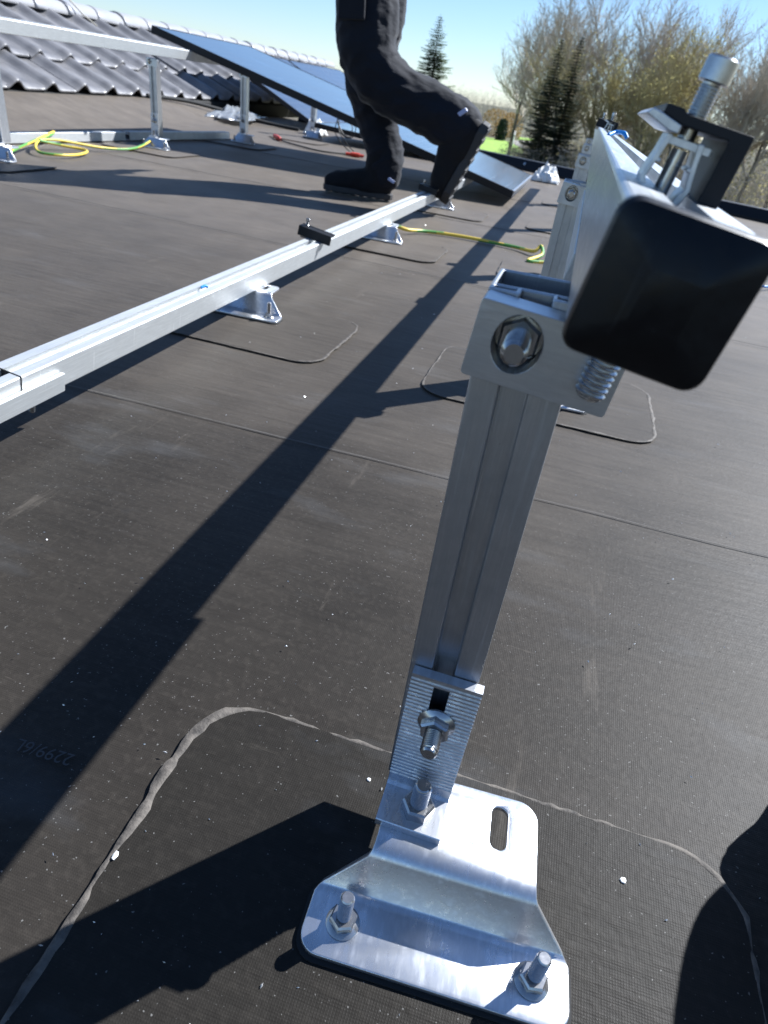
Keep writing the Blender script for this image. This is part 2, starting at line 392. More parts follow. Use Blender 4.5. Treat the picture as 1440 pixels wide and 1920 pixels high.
def angle_mesh():
    z0, z1 = .0472, .153; saw = []
    z = .1505
    while z > .063:
        saw += [(-.0272, z), (-.0263, z - .0009), (-.0263, z - .0016), (-.0272, z - .0020)]; z -= .0031
    def prof(a, b):      # vertical plate between heights a and b
        fr = [p for p in saw if a + .0003 < p[1] < b - .0003]
        return [(-.0272, b)] + fr + [(-.0272, a), (-.0207, a), (-.0207, b)]
    bm = bmesh.new()
    full = [(-.0272, z1)] + saw + [(-.0272, .0545), (-.029, .0528), (-.054, .0526), (-.0545, .0520), (-.0545, z0), (-.0207, z0), (-.0207, z1)]
    extrude([full], -.0183, -.0047, 'yz>x', bm); extrude([full], .0047, .0223, 'yz>x', bm)
    lowp = [(-.0272, .114)] + [p for p in saw if p[1] < .1135] + [(-.0272, .0545), (-.029, .0528), (-.054, .0526), (-.0545, .0520), (-.0545, z0), (-.0207, z0), (-.0207, .114)]
    extrude([lowp], -.0047, .0047, 'yz>x', bm); extrude([prof(.147, z1)], -.0047, .0047, 'yz>x', bm)
    me = bpy.data.meshes.new('angle_bracket'); bm.to_mesh(me); bm.free(); me.materials.append(M_PLATE); return me
def post_mesh(h):
    o = [(-.02, -.02), (-.007, -.02), (-.007, -.0125), (.0055, -.0125), (.0055, -.02), (.02, -.02), (.02, .02), (-.02, .02)]
    h1 = [(-.0178, -.0102), (.0178, -.0102), (.0178, .0178), (-.0178, .0178)]; h2 = [(-.0178, -.0178), (-.0092, -.0178), (-.0092, -.0125), (-.0178, -.0125)]
    h3 = [(.0077, -.0178), (.0178, -.0178), (.0178, -.0125), (.0077, -.0125)]
    bm = extrude([o, h1, h2, h3], .053, h, 'xy>z'); me = bpy.data.meshes.new('post_profile'); bm.to_mesh(me); bm.free(); me.materials.append(M_POST); return me
def top_bracket_mesh():
    hole = [(-.0036 + .0098 * math.cos(a), .0015 + .0116 * math.sin(a)) for a in [2 * math.pi * k / 24 for k in range(24)]]
    bm = extrude([rrect(-.0215, .0375, -.0158, .0150, .0016, 3), hole], -.0355, -.0208, 'xz>y')
    me = bpy.data.meshes.new('top_bracket'); bm.to_mesh(me); bm.free(); me.materials.append(M_BRKT); return me
def support_post(label, loc, h=.365, lean=0., detail=True, side=True, group='tall posts under the right rail'):
    t = thing('support_post', label, 'post', loc, (0, 0, 0), group)
    foot(t)
    ab = link('angle_bracket', shared('angle', angle_mesh), M_PLATE, t)
    L = T(0, 0, .05) @ ROT(-lean, 'Y') @ T(0, 0, -.05)
    pp = link('post_profile', shared(('post', h), lambda: post_mesh(h)), M_POST, t, M=L); bv = pp.modifiers.new('bevel', 'BEVEL'); bv.width = .0008; bv.segments = 2; bv.limit_method = 'ANGLE'
    fastener(t, T(.002, -.0272, .1195) @ ROT(90, 'X'), .023, .0053, .0160, .0085, .0112)
    fastener(t, T(.0045, -.040, .0526), .0255, .0056, .0180, .0080, 0)
    tb = link('top_bracket', shared('tb', top_bracket_mesh), M_BRKT, t, M=L @ T(0, 0, h - .0175) @ ROT(5.6, 'Y')); bv = tb.modifiers.new('bevel', 'BEVEL'); bv.width = .0012; bv.segments = 2; bv.limit_method = 'ANGLE'; bv.angle_limit = R(50)
    fastener(tb, T(-.0036, -.0212, .0015) @ ROT(90, 'X'), .0260, .0052, .0155, .008, .0)
    link('washer', shared('washer', washer_mesh), M_STEEL, tb, M=T(-.0036, -.0211, .0015) @ ROT(90, 'X'))
    if side:
        for k, x in enumerate((.0150, .0212)):
            hx = [(-.018, -.030), (-.010, -.034), (.002, -.034), (.008, -.026), (.008, .020), (.0, .030), (-.012, .030), (-.018, .022)]
            link('side_plate', shared(('side', k), lambda: plate_xy(hx, x)), M_BRKT, t, M=T(0, -.008, h - .012))
    return t
def washer_mesh():
    me = MB().lathe([(.0102, 0), (.0104, .0008), (.0098, .0016), (.0045, .0016)], 24).mesh('washer'); me.materials.append(M_STEEL); sm(me); return me
def plate_xy(hx, x):
    bm = extrude([hx], x, x + .003, 'yz>x'); me = bpy.data.meshes.new('side_plate'); bm.to_mesh(me); bm.free(); me.materials.append(M_BRKT); return me
support_post('nearest aluminium support post with ribbed foot bracket on bent base plate', (0, .285, 0), .3635, .65, side=False)
support_post('second support post of the right rail, just behind the black end cap', (-.001, 1.2, 0), .339, .6)
support_post('third support post under the right rail counted from the black end cap', (-.003, 2.2, 0), .339)
support_post('fourth support post under the right rail counted from the black end cap', (-.004, 3.2, 0), .339)
support_post('farthest support post under the right rail, close to the roof edge', (-.004, 4.2, 0), .339)

# ------------------------------------------------------------------ rails (local axis y, centre of section at the origin)
def rail_bm(y0, y1):
    a = .02; r = .0022
    o = rrect(-a, a, -a, a, r, 3)
    # cut the slot into the top edge
    top = [p for p in o]; out = []
    for i, p in enumerate(top):
        out.append(p); q = top[(i + 1) % len(top)]
        if abs(p[1] - a) < 1e-6 and abs(q[1] - a) < 1e-6 and p[0] > q[0] and p[0] - q[0] > .02:
            out += [(.0058, a), (.0058, a - .0025), (.0058, a - .011), (-.0058, a - .011), (-.0058, a - .0025), (-.0058, a)]
    hole = [(-.0178, -.0178), (.0178, -.0178), (.0178, .0065), (-.0178, .0065)]
    h2 = [(-.0178, .009), (-.008, .009), (-.008, .0178), (-.0178, .0178)]; h3 = [(.008, .009), (.0178, .009), (.0178, .0178), (.008, .0178)]
    return extrude([out, hole, h2, h3], y0, y1, 'xz>y')
TILT = 8.5
def rail(label, x, z, y0, y1, group, tilt=TILT, m=None):
    t = thing('mounting_rail', label, 'rail', (x, y0, z), (0, R(tilt), 0), group)
    bm_obj(rail_bm(0, y1 - y0), 'rail_profile', m or M_RAIL, t); return t
rail1 = rail('tall right aluminium rail with black square end cap facing the viewer', .0292, .3860, .195, 5.2, 'aluminium panel rails', m=M_RAIL_B)
cb = MB(); rings = []
for hw, rr, y in ((.0205, .005, .003), (.0209, .0055, -.0005), (.0209, .0055, -.0045), (.0202, .0055, -.0062), (.0188, .0055, -.0070), (.0072, .0008, -.0112)):
    rings.append([(u, y, v) for u, v in rrect(-hw, hw, -hw, hw, rr, 5)])
n = len(rings[0]); vs = [p for r0 in rings for p in r0]
cb.add(vs, [(i * n + k, i * n + (k + 1) % n, (i + 1) * n + (k + 1) % n, (i + 1) * n + k) for i in range(len(rings) - 1) for k in range(n)] + [tuple(range(n)), tuple((len(rings) - 1) * n + k for k in range(n - 1, -1, -1))])
bb = bmesh.new(); me = cb.mesh('end_cap'); bb.from_mesh(me); bmesh.ops.recalc_face_normals(bb, faces=bb.faces); bb.to_mesh(me); bb.free()
link('end_cap', me, M_CAP, rail1, smooth=24)
bm_obj(extrude([[(-.0200, -.034), (-.0200, -.0207), (.0200, -.0207), (.0200, -.034)]], .15, .50, 'xz>y'), 'splice_plate', M_RAIL, rail1, bevel=.0006)
hb_ = MB().lathe(thread_prof(.0060, 0, .0300, .0024), 20); hb_.build('bolt', M_STEEL, rail1, 28, M=T(.0022, .050, -.0205) @ ROT(180, 'X'))
rail2 = rail('low left aluminium rail running diagonally toward the boots', -.583, .0695, -.35, 4.88, 'aluminium panel rails')
# splice on rail 2
bm_obj(extrude([[(.0204, -.0216), (.0204, .0015), (.0212, .0032), (.0264, .0032), (.0264, -.0216)]], .835, 1.0, 'xz>y'), 'splice_plate', M_RAIL, rail2, bevel=.0006)
MB().box(-.0206, .0206, .932, .9335, -.0206, .0207).build('joint_gap', M_RUBBER, rail2)
fastener(rail2, T(.012, .958, -.0205) @ ROT(180, 'X'), .020, .0042, .0145, .006, 0)
rail3 = rail('tall left aluminium rail in front of the roof tiles', -2.125, .4205, 1.3, 4.88, 'aluminium panel rails'); rail3.scale = (1, 1, 1.12)
for lbl, x, Y in (('left edge support post with yellow-green cable curled at its foot', -2.13, 2.335), ('support post standing before the tiles with cable hooked on its foot', -2.15, 3.42),
                  ('support post just left of the panel corner, beside the clear foil', -2.15, 4.42), ('farthest left support post, under the panel, with crumpled white wrap at foot', -2.17, 5.7)):
    o = support_post(lbl, (x, Y, 0), .385, group='tall posts under the left rail', side=False)
def low_foot(label, x, Y):
    t = thing('rail_foot', label, 'bracket', (x, Y, 0), (0, 0, 0), 'low feet under the left rail'); foot(t)
    fastener(t, T(.034, -.03, .047), .012, .0044, .0145, .006, 0)
    return t
low_foot('nearest low bent foot plate under the diagonal rail', -.617, 1.292)
low_foot('middle low bent foot plate, beside the start of the yellow-green cable', -.617, 2.285)
low_foot('low bent foot plate right beside the lifted boot', -.622, 3.25)

# ------------------------------------------------------------------ panel clamps (origin on the rail top, length along local y)
def clamp(label, loc, rot, L=.07, group='panel clamps on the rails'):
    t = thing('panel_clamp', label, 'clamp', loc, rot, group); t.rotation_mode = 'ZYX'; t.scale = (.86, .86, .86); a, b = -.012, L - .012
    bm_obj(extrude([[(-.0125, .0245), (-.0125, .0275), (-.006, .0275), (-.004, .0262), (.0222, .0262), (.0222, .0005), (.0142, .0005), (.0142, .0225), (-.004, .0225)]], a, b, 'xz>y'), 'clamp_body', M_BLACK, t, bevel=.0004)
    for k in range(6):
        MB().box(.0152, .0175, a - .0005, a + .0012, .003 + k * .0034, .0045 + k * .0034).build('rib', M_BLACK, t)
    bm_obj(extrude([[(-.0185, .0226), (-.0080, .0195), (-.0042, .0195), (-.0042, .0223), (-.0127, .0243), (-.0165, .0248)]], a, b, 'xz>y'), 'clamp_lip', M_CLAMP, t, bevel=.0004)
    left = [(-.0076, .0190), (-.0052, .0190), (-.0066, .0105), (-.0054, .0102), (-.0054, .0088), (-.0070, .0088), (-.0082, .0030), (-.0066, .0), (-.0042, -.0075), (-.0062, -.0085), (-.0092, -.0015), (-.0104, .0030), (-.0084, .012)]
    right = [(-x, z) for x, z in left][::-1]
    for pr in (left, right): bm_obj(extrude([pr], -.008, .012, 'xz>y'), 'slider_leg', M_CLAMP, t, bevel=.0004)
    bm_obj(extrude([[(-.0074, .0158), (.0112, .0158), (.0112, .0184), (-.0052, .0184)]], -.006, .010, 'xz>y'), 'slider_web', M_CLAMP, t, bevel=.0004)
    b = MB(); b.lathe([(.0032, -.009), (.0032, .0150)], 18); bo = b.build('bolt', M_STEEL, t, 40, M=T(.001, .004, 0))
    b = MB(); b.lathe([(.0034, .0185)] + [(r, z + .0262) for r, z in thread_prof(.0041, 0, .0125)][:-2] + [(.0036, .0385)], 20)
    link('shank', b.mesh('shank'), M_STEEL, bo, 28)
    b = MB(); b.lathe([(.0056, .0382), (.0060, .0387), (.0060, .0460), (.0054, .0466), (.0034, .0466), (.0031, .0430), (.0001, .0428)], 24)
    link('socket_head', b.mesh('socket_head'), M_STEEL, bo, 30)
    return t
tl = R(TILT)
def rail_top(r0, Y): # world point on top of a rail
    return Matrix.Rotation(tl, 3, 'Y') @ Vector((0, 0, .0202)) + Vector((r0.location.x, Y, r0.location.z))
clamp('large panel clamp with upright bolt just behind the black end cap', rail_top(rail1, .272) + Vector((-.0045, 0, 0)), (0, tl, 0))
clamp('small distant panel clamp standing on the right rail', rail_top(rail1, 1.95), (0, tl, 0))
clamp('farthest panel clamp turned sideways on the right rail', rail_top(rail1, 2.45) + Vector((-.02, 0, 0.002)), (0, tl, R(-90)), .075)
clamp('black panel clamp lying across the diagonal low rail', rail_top(rail2, 1.60) + Vector((-.034, 0, .004)), (0, tl, R(-90)), .098)
clamp('panel clamp at the far end of the low rail between the boots', rail_top(rail2, 2.88) + Vector((-.03, 0, .003)), (0, tl, R(-90)), .09)
# ------------------------------------------------------------------ solar panels
def glass_mat():
    m = mat('panel_glass', (.012, .016, .03), .16, 0., Coat_Weight=1., Coat_Roughness=.10); g = NG(m)
    v = g.coord()
    def lines(axis, pitch, wd):
        s = g.n('ShaderNodeSeparateXYZ'); g.l(v, s.inputs[0]); q = g.math('PINGPONG', s.outputs[axis], pitch / 2)
        return g.math('LESS_THAN', q, wd)
    ln = g.math('MAXIMUM', lines('X', .092, .0022), lines('Y', .182, .0026))
    g.l(g.mix(ln, (.050, .056, .072), (.15, .16, .18)), g.p.inputs['Base Color'])
    n = g.noise(v, 3, 4); g.l(g.ramp(n, [(.3, g3(.25)), (.7, g3(.42))]), g.p.inputs['Roughness'])
    return m
M_GLASS = glass_mat(); M_BACK = mat('panel_back', (.6, .6, .6), .6)
def panel(label, c0, c1, y0, y1, th=.035, group='solar panels'):
    """c0 = (x, z) of the high edge, c1 = (x, z) of the low edge"""
    L = math.hypot(c1[0] - c0[0], c1[1] - c0[1]); ang = math.atan2(-(c1[1] - c0[1]), c1[0] - c0[0]); W = y1 - y0
    t = thing('solar_panel', label, 'solar panel', (c0[0], y0, c0[1]), (0, ang, 0), group)
    fw = .011
    MB().box(0, L, 0, fw, -th, 0).build('frame', M_BLACK, t, bevel=.0012); MB().box(0, L, W - fw, W, -th, 0).build('frame', M_BLACK, t, bevel=.0012)
    MB().box(0, fw, fw, W - fw, -th, 0).build('frame', M_BLACK, t, bevel=.0012); MB().box(L - fw, L, fw, W - fw, -th, 0).build('frame', M_FRAME, t, bevel=.0012)
    MB().box(fw, L - fw, fw, W - fw, -.007, -.0015).build('glass', M_GLASS, t)
    MB().box(fw, L - fw, fw, W - fw, -.011, -.0075).build('backsheet', M_BACK, t)
    b = MB().box(L * .48, L * .48 + .10, .05, .12, -.030, -.0115).build('junction_box', M_BLACK, t)
    return t
M_FRAME = mat('frame_edge', (.55, .56, .58), .3, 1.0)
panel('large tilted solar panel whose low corner ends right of the boots', (-2.33, .524), (-.305, .07), 3.7, 4.85)
panel('solar panel leaning on the tiles, nearer of two, seen under the large panel', (-3.421, .523), (-2.384, .063), 6.3, 8.05)
panel('solar panel leaning on the tiles, farther of two, by the ridge', (-3.421, .523), (-2.384, .063), 8.08, 9.83)
panel('low flat solar panel lying behind the legs beneath the large panel', (-2.1, .115), (-.80, .048), 5.55, 6.39)

# ------------------------------------------------------------------ tiled roof
def tile_mat():
    m = mat('roof_tile', (.16, .152, .165), .38); g = NG(m); v = g.coord(); n = g.noise(v, 9, 5); n2 = g.noise(v, 120, 2)
    oi = g.n('ShaderNodeObjectInfo')
    c = g.mix(g.ramp(n, [(.3, g3(0)), (.7, g3(1))]), (.13, .127, .132), (.24, .235, .24)); c = g.mix(g.math('MULTIPLY', oi.outputs['Random'], .35), c, (.10, .10, .105))
    g.l(c, g.p.inputs['Base Color']); g.l(g.bump(n2, .15, .001), g.p.inputs['Normal']); g.l(g.ramp(n, [(.3, g3(.28)), (.7, g3(.46))]), g.p.inputs['Roughness'])
    return m
M_TILE = tile_mat()
PIT = R(24.5); TW, TE = .30, .35
def tile_mesh():
    prof = []
    for k in range(17):
        u = TW * 1.06 * k / 16; d = (u - .075) / .078
        h = .046 * (.5 + .5 * math.cos(math.pi * d)) if abs(d) < 1 else 0
        d2 = (u - .075 - TW) / .078
        if abs(d2) < 1: h = max(h, .046 * (.5 + .5 * math.cos(math.pi * d2)))
        prof.append((u, h))
    vs = []; fs = []; n = 17; th = .013
    for v, lift in ((-.012, .024), (0, .027), (.05, .0225), (.2, .012), (.40, -.004)):
        for u, h in prof: vs.append((u, v, h + lift - (.004 if v < -.005 else 0)))
        for u, h in prof: vs.append((u, v, h + lift - th))
    for j in range(4):
        for k in range(n - 1):
            a = j * 2 * n + k; b = a + 2 * n
            fs.append((a, a + 1, b + 1, b)); fs.append((a + n, b + n, b + n + 1, a + n + 1))
    for k in range(n - 1): fs.append((k, k + n, k + n + 1, k + 1)); a = 8 * n + k; fs.append((a, a + 1, a + n + 1, a + n))
    for j in range(4):
        a = j * 2 * n; b = a + 2 * n; fs.append((a, b, b + n, a + n)); a += n - 1; b += n - 1; fs.append((a, a + n, b + n, b))
    me = bpy.data.meshes.new('roof_tile'); me.from_pydata(vs, [], fs); me.materials.append(M_TILE); sm(me, 50); return me
EX, EZ = -3.30, .112; cP, sP = math.cos(PIT), math.sin(PIT)
TM = Matrix(((0, -cP, sP, 0), (1, 0, 0, 0), (0, sP, cP, 0), (0, 0, 0, 1)))
troof = thing('tiled_roof', 'grey pantiled roof slope with rounded ridge at upper left', 'roof', (EX, 0, EZ))
tm_ = tile_mesh()
rnd = random.Random(3)
for j in range(3):
    for k in range(32):
        Y = 1.9 + k * TW + (.0 if j != 1 else .004)
        M = Matrix.Translation((0, Y, 0)) @ TM @ T(0, j * TE, 0) @ ROT(rnd.uniform(-.6, .6), 'Z') @ T(0, 0, rnd.uniform(-.002, .002))
        if (j, k) in ((1, 7), (0, 16), (1, 14)): M = M @ T(0, .0, .014) @ ROT(2.2, 'Y') @ ROT(1.5, 'Z')
        link('tile', tm_, M_TILE, troof, M=M)
M_RIDGE = mat('ridge_tile', (.30, .30, .31), .38)
rb = MB(); prof = []
for (v, r) in ((0, .114), (.03, .117), (.05, .114), (.40, .107)):
    for k in range(13): a = math.pi * k / 12; prof.append((r * math.cos(a), v, r * .82 * math.sin(a)))
rb.add(prof, [(j * 13 + k, (j + 1) * 13 + k, (j + 1) * 13 + k + 1, j * 13 + k + 1) for j in range(3) for k in range(12)])
rm = rb.mesh('ridge_tile'); rm.materials.append(M_RIDGE); sm(rm, 60)
RX, RZ = -cP * 1.10, sP * 1.10
for k in range(27):
    o = link('ridge_tile', rm, M_RIDGE, troof, M=T(RX, 1.8 + k * .37, RZ - .012) @ ROT(rnd.uniform(-1, 1), 'X')); 
    if not any(md.type == 'SOLIDIFY' for md in o.modifiers): md = o.modifiers.new('thickness', 'SOLIDIFY'); md.thickness = .012
under = MB(); under.add([(0.03, 1.8, -.12), (.03, 11.6, -.12), (.03, 11.6, -.014), (.03, 1.8, -.014), (RX, 1.8, RZ - .03), (RX, 11.6, RZ - .03), (RX * 2 - .1, 1.8, -.12), (RX * 2 - .1, 11.6, -.12)],
    [(0, 1, 2, 3), (3, 2, 5, 4), (4, 5, 7, 6), (0, 3, 4, 6), (1, 7, 5, 2)])
under.build('underlay', M_RUBBER, troof)
# step hook near the ridge
hk = thing('roof_hook', 'pale metal roof strap with dark foot near the ridge', 'hook', (EX - .92, 4.62, EZ + .47))
hb = MB().box(-.015, .015, -.02, .02, 0, .16, ROT(-12, 'X') @ ROT(18, 'Y')); hb.build('strap', M_CLAMP, hk, bevel=.002)
MB().box(-.05, .05, -.028, .028, -.035, .012, ROT(24.5, 'Y')).build('strap_foot', mat('hook_foot', (.03, .04, .07), .5), hk, bevel=.004)
ab = MB().tube([(EX - 1.02, 5.0, EZ + .60), (EX - .98, 5.3, EZ + .61), (EX - .93, 5.52, EZ + .57), (EX - .85, 5.62, EZ + .46), (EX - .76, 5.66, EZ + .40)], .006, 8)
tag(ab.build('ridge_cable', mat('pale_cable', (.45, .42, .34), .5), smooth=60), 'thin pale cable running down from the ridge tiles', 'cable')

# ------------------------------------------------------------------ loose things on the roof
def offcut(label, p0, p1, z=.021):
    p0, p1 = Vector((p0[0], p0[1], z)), Vector((p1[0], p1[1], z)); d = p1 - p0
    t = thing('loose_rail', label, 'rail', p0, (0, 0, -math.atan2(d.x, d.y)), 'loose rails lying before the tiles'); bm_obj(rail_bm(0, d.length), 'rail_profile', M_RAIL, t)
    return t
offcut('long loose rail lying on the roof behind the left posts', (-2.44, 1.9), (-2.36, 3.42))
offcut('shorter loose rail lying shaded under the left post row', (-2.36, 3.46), (-2.27, 4.42))
M_YEL = mat('cable_yellow', (.72, .52, .06), .45); M_GRN = mat('cable_green', (.10, .30, .05), .45); M_CBL = mat('cable_black', (.012, .012, .012), .5); M_RED = mat('connector_red', (.55, .05, .03), .45)
def smooth_pts(p, n=10):
    p = [Vector(q) for q in p]; out = []
    for i in range(len(p) - 1):
        a, b, c, d = p[max(i - 1, 0)], p[i], p[i + 1], p[min(i + 2, len(p) - 1)]
        for k in range(n):
            t = k / n; out.append(.5 * ((2 * b) + (c - a) * t + (2 * a - 5 * b + 4 * c - d) * t * t + (3 * b - a - 3 * c + d) * t ** 3))
    return out + [p[-1]]
def cable(name, label, pts, r, mats, twist=.05, n=8, cat='cable'):
    P = smooth_pts(pts); b = MB().tube(P, r, n); me = b.mesh(name)
    for q in mats: me.materials.append(q)
    if len(mats) > 1:
        for i, f in enumerate(me.polygons):
            ring, k = divmod(i, n); f.material_index = 1 if (k + int(ring * twist * n)) % n < 3 else 0
    o = link(name, me, None, smooth=70); return tag(o, label, cat) if label else o
g = lambda x, y, z=.006: on_z(x, y, z)
ec = cable('earth_cable', 'yellow-green earth cable stretched from low rail foot to right posts', [(-.575, 2.40, .02), g(765, 431, .012), g(800, 434), g(870, 444), g(960, 462), g(1000, 471, .012), (-.072, 2.50, .03), (-.06, 2.44, .012), g(990, 489), (-.02, 2.36, .008), (.03, 2.30, .02)], .0062, [M_YEL, M_GRN])
cable('earth_cable', 'yellow-green cable looping between the two left posts', [(-2.10, 2.32, .02), (-2.2, 2.5, .02), (-2.30, 2.75, .035), (-2.36, 2.90, .045), (-2.34, 2.86, .038), (-2.22, 2.62, .03), (-2.13, 2.52, .012), (-2.06, 2.56, .010), (-2.06, 2.68, .008), (-2.12, 2.80, .010), (-2.20, 2.74, .02), (-2.24, 2.66, .035), (-2.22, 2.76, .035), (-2.14, 2.95, .012), (-2.10, 3.12, .010), (-2.15, 3.35, .03), (-2.17, 3.44, .06)], .0055, [M_YEL, M_GRN], .03)
cable('panel_cable', 'black cable with red plugs lying on the roof behind the worker', [g(516, 256, .01), g(530, 264), g(560, 273), g(600, 283), g(640, 288), g(672, 291)], .005, [M_CBL])
for i, (a, b, lbl) in enumerate(((g(514, 254, .014), g(527, 262, .010), 'red cable plug beside the left panel post'), (g(648, 288, .010), g(682, 293, .010), 'red cable plug just left of the planted leg'))):
    t = tag(MB().tube([a, a.lerp(b, .3), a.lerp(b, .32), a.lerp(b, .75), a.lerp(b, .77), b], [.010, .010, .015, .015, .010, .009], 10).build('cable_plug', M_RED, smooth=40), lbl, 'plug')
hang = thing('hanging_cables', 'tangle of thin black cables hanging from the panel edge', 'cable', on_y(637, 232, 4.9))
h0 = hang.location.copy()
for k in range(4):
    q = [on_y(634 + 2 * k, 222, 4.9), on_y(628 + 8 * k, 246, 4.88), on_y(640 + 9 * k, 268, 4.85), on_z(655 + 8 * k, 284, .006)] if k < 2 else [on_y(640, 222, 4.9), on_y(648 + 6 * k, 236, 4.9), on_y(645 + 5 * k, 258, 4.9), on_y(634 + 3 * k, 250, 4.9), on_y(632, 224, 4.9)]
    MB().tube([p - h0 for p in smooth_pts(q)], .0035, 6).build('cable', M_CBL, hang, 60)
# crumpled clear film and white wrap
def crumple(name, label, cat, c, sx, sy, hgt, m, seed, res=26, rot=0.):
    vs = []; fs = []; n = res
    for i in range(n + 1):
        for j in range(n + 1):
            u, v = i / n - .5, j / n - .5; q = Vector((u * 5 + seed, v * 5, seed))
            e = max(0, 1 - (2 * abs(u)) ** 3) * max(0, 1 - (2 * abs(v)) ** 3)
            z = hgt * e * (.55 + .7 * abs(noise.noise(q * 1.1)) + .5 * abs(noise.noise(q * 2.7))) + .003
            vs.append((sx * (u + .10 * noise.noise(q * 1.5)), sy * (v + .10 * noise.noise(q * 1.5 + Vector((9, 0, 0)))), z))
    for i in range(n):
        for j in range(n): a = i * (n + 1) + j; fs.append((a, a + n + 1, a + n + 2, a + 1))
    me = bpy.data.meshes.new(name); me.from_pydata(vs, [], fs); o = link(name, me, m, smooth=25); o.location = c; o.rotation_euler.z = rot
    md = o.modifiers.new('thickness', 'SOLIDIFY'); md.thickness = .0015
    return tag(o, label, cat)
M_FOIL = mat('clear_film', (.50, .52, .54), .15, 0., Transmission_Weight=.6); M_WRAP = mat('white_wrap', (.8, .8, .78), .5)
crumple('plastic_film', 'crumpled clear film tucked under the tile eave', 'film', (-2.98, 5.95, .03), .36, .95, .06, M_FOIL, 3.3, 34, R(14))
crumple('wrap_scrap', 'white crumpled wrap at the foot of the farthest left post', 'wrap', on_z(592, 252, .0), .16, .2, .13, M_WRAP, 8.1, 16)
crumple('wrap_scrap', 'white crumpled wrap lying at the far roof edge', 'wrap', on_z(1022, 340, 0), .20, .22, .10, M_WRAP, 5.2, 18)
tr = smooth_pts([(-3.28, 5.1, .125), (-3.15, 5.5, .11), (-2.95, 5.85, .06), (-2.70, 6.05, .02), (-2.45, 6.1, .008)])
tag(MB().tube(tr, .014, 8).build('membrane_edge', M_RUBBER, smooth=60), 'black curved membrane edge below the clear film', 'membrane')
cable('blue_string', 'short blue plastic strip on the roof at the right edge', [g(1424, 533), g(1432, 537, .01), g(1450, 538)], .004, [mat('blue_plastic', (.02, .25, .7), .4)], cat='strip')
bt = rail_top(rail1, 1.22)
cable('blue_tie', 'bright blue tie lying in the groove of the right rail', [bt + Vector((-.008, 0, .001)), bt + Vector((.002, .02, .006)), bt + Vector((.014, .0, .007)), bt + Vector((.02, -.005, .001))], .0032, [MATS['blue_plastic']], cat='tie')
b2 = rail_top(rail2, 1.04)
cable('blue_tie', 'tiny blue speck in the groove of the diagonal rail', [b2 + Vector((-.003, 0, -.001)), b2 + Vector((0, .008, .001)), b2 + Vector((.003, .012, -.001))], .0025, [MATS['blue_plastic']], cat='tie')
# aluminium shavings
rs = random.Random(11); b = MB()
for k in range(400):
    Y = .08 + 3.2 * rs.random() ** 2.4; x = rs.uniform(-.55, .75) * (.35 + .65 * min(1, Y * 1.3 + .25)); s = rs.choice((.0004, .0005, .0006, .0007, .0010)) * (1 + .25 * Y)
    M = T(x, Y, .0026 + s * .4) @ ROT(rs.uniform(0, 360), 'Z') @ ROT(rs.uniform(-30, 30), 'X'); a = rs.uniform(.8, 2.2)
    b.add([(-s * a, 0, 0), (0, -s * .6, 0), (s * a, 0, s * .3), (0, s * .6, 0), (0, 0, s)], [(0, 1, 4), (1, 2, 4), (2, 3, 4), (3, 0, 4), (3, 2, 1, 0)], M)
tag(b.build('metal_shavings', mat('shavings', (.75, .75, .74), .35, .6)), 'tiny bright metal shavings scattered over the roof membrane', 'shavings', kind='stuff')
for p, s, lbl in (((1168, 1651), .0021, 'small white crumb lying right of the nearest base plate'), ((692, 1462), .0017, 'small white crumb left of the foot bracket'), ((216, 1605), .0030, 'oblong white flake beside the sealant bead')):
    c = on_z(*p, .0024); v = [((.7 + .5 * rs.random()) * s * math.cos(a) * (.6 if 'oblong' in lbl else 1), (.7 + .5 * rs.random()) * s * math.sin(a), z) for z in (0, s * .4) for a in [k * math.pi / 3 for k in range(6)]] + [(0, 0, s * .7)]
    o = MB().add(v, [(5, 4, 3, 2, 1, 0)] + [(k, (k + 1) % 6, 6 + (k + 1) % 6, 6 + k) for k in range(6)] + [(6 + k, 6 + (k + 1) % 6, 12) for k in range(6)]).build('debris_crumb', M_WRAP); o.location = c; tag(o, lbl, 'debris')

# ------------------------------------------------------------------ organic shapes
def fuse(name, chains, voxel, m, parent=None, smooth_it=6, disp=None):
    b = MB()
    for ch in chains:
        P = [Vector(c[:3]) for c in ch]; rr = [c[3] for c in ch]
        b.tube(P, rr, 14)
        for p, r in ((P[0], rr[0]), (P[-1], rr[-1])): b.lathe([(max(.0005, r * math.cos(a)), r * math.sin(a)) for a in [R(x) for x in (-88, -60, -30, 0, 30, 60, 88)]], 14, Matrix.Translation(p))
    o = link('_tmp', b.mesh('_tmp'), m)
    md = o.modifiers.new('r', 'REMESH'); md.mode = 'VOXEL'; md.voxel_size = voxel
    md = o.modifiers.new('s', 'SMOOTH'); md.iterations = smooth_it; md.factor = .5
    dg = bpy.context.evaluated_depsgraph_get(); dg.update(); me = bpy.data.meshes.new_from_object(o.evaluated_get(dg)); bpy.data.objects.remove(o); me.name = name
    if disp:
        nr = [v.normal.copy() for v in me.vertices]
        for v, n_ in zip(me.vertices, nr): v.co += n_ * disp(v.co)
    if not me.materials: me.materials.append(m)
    return link(name, me, None, parent, smooth=180)
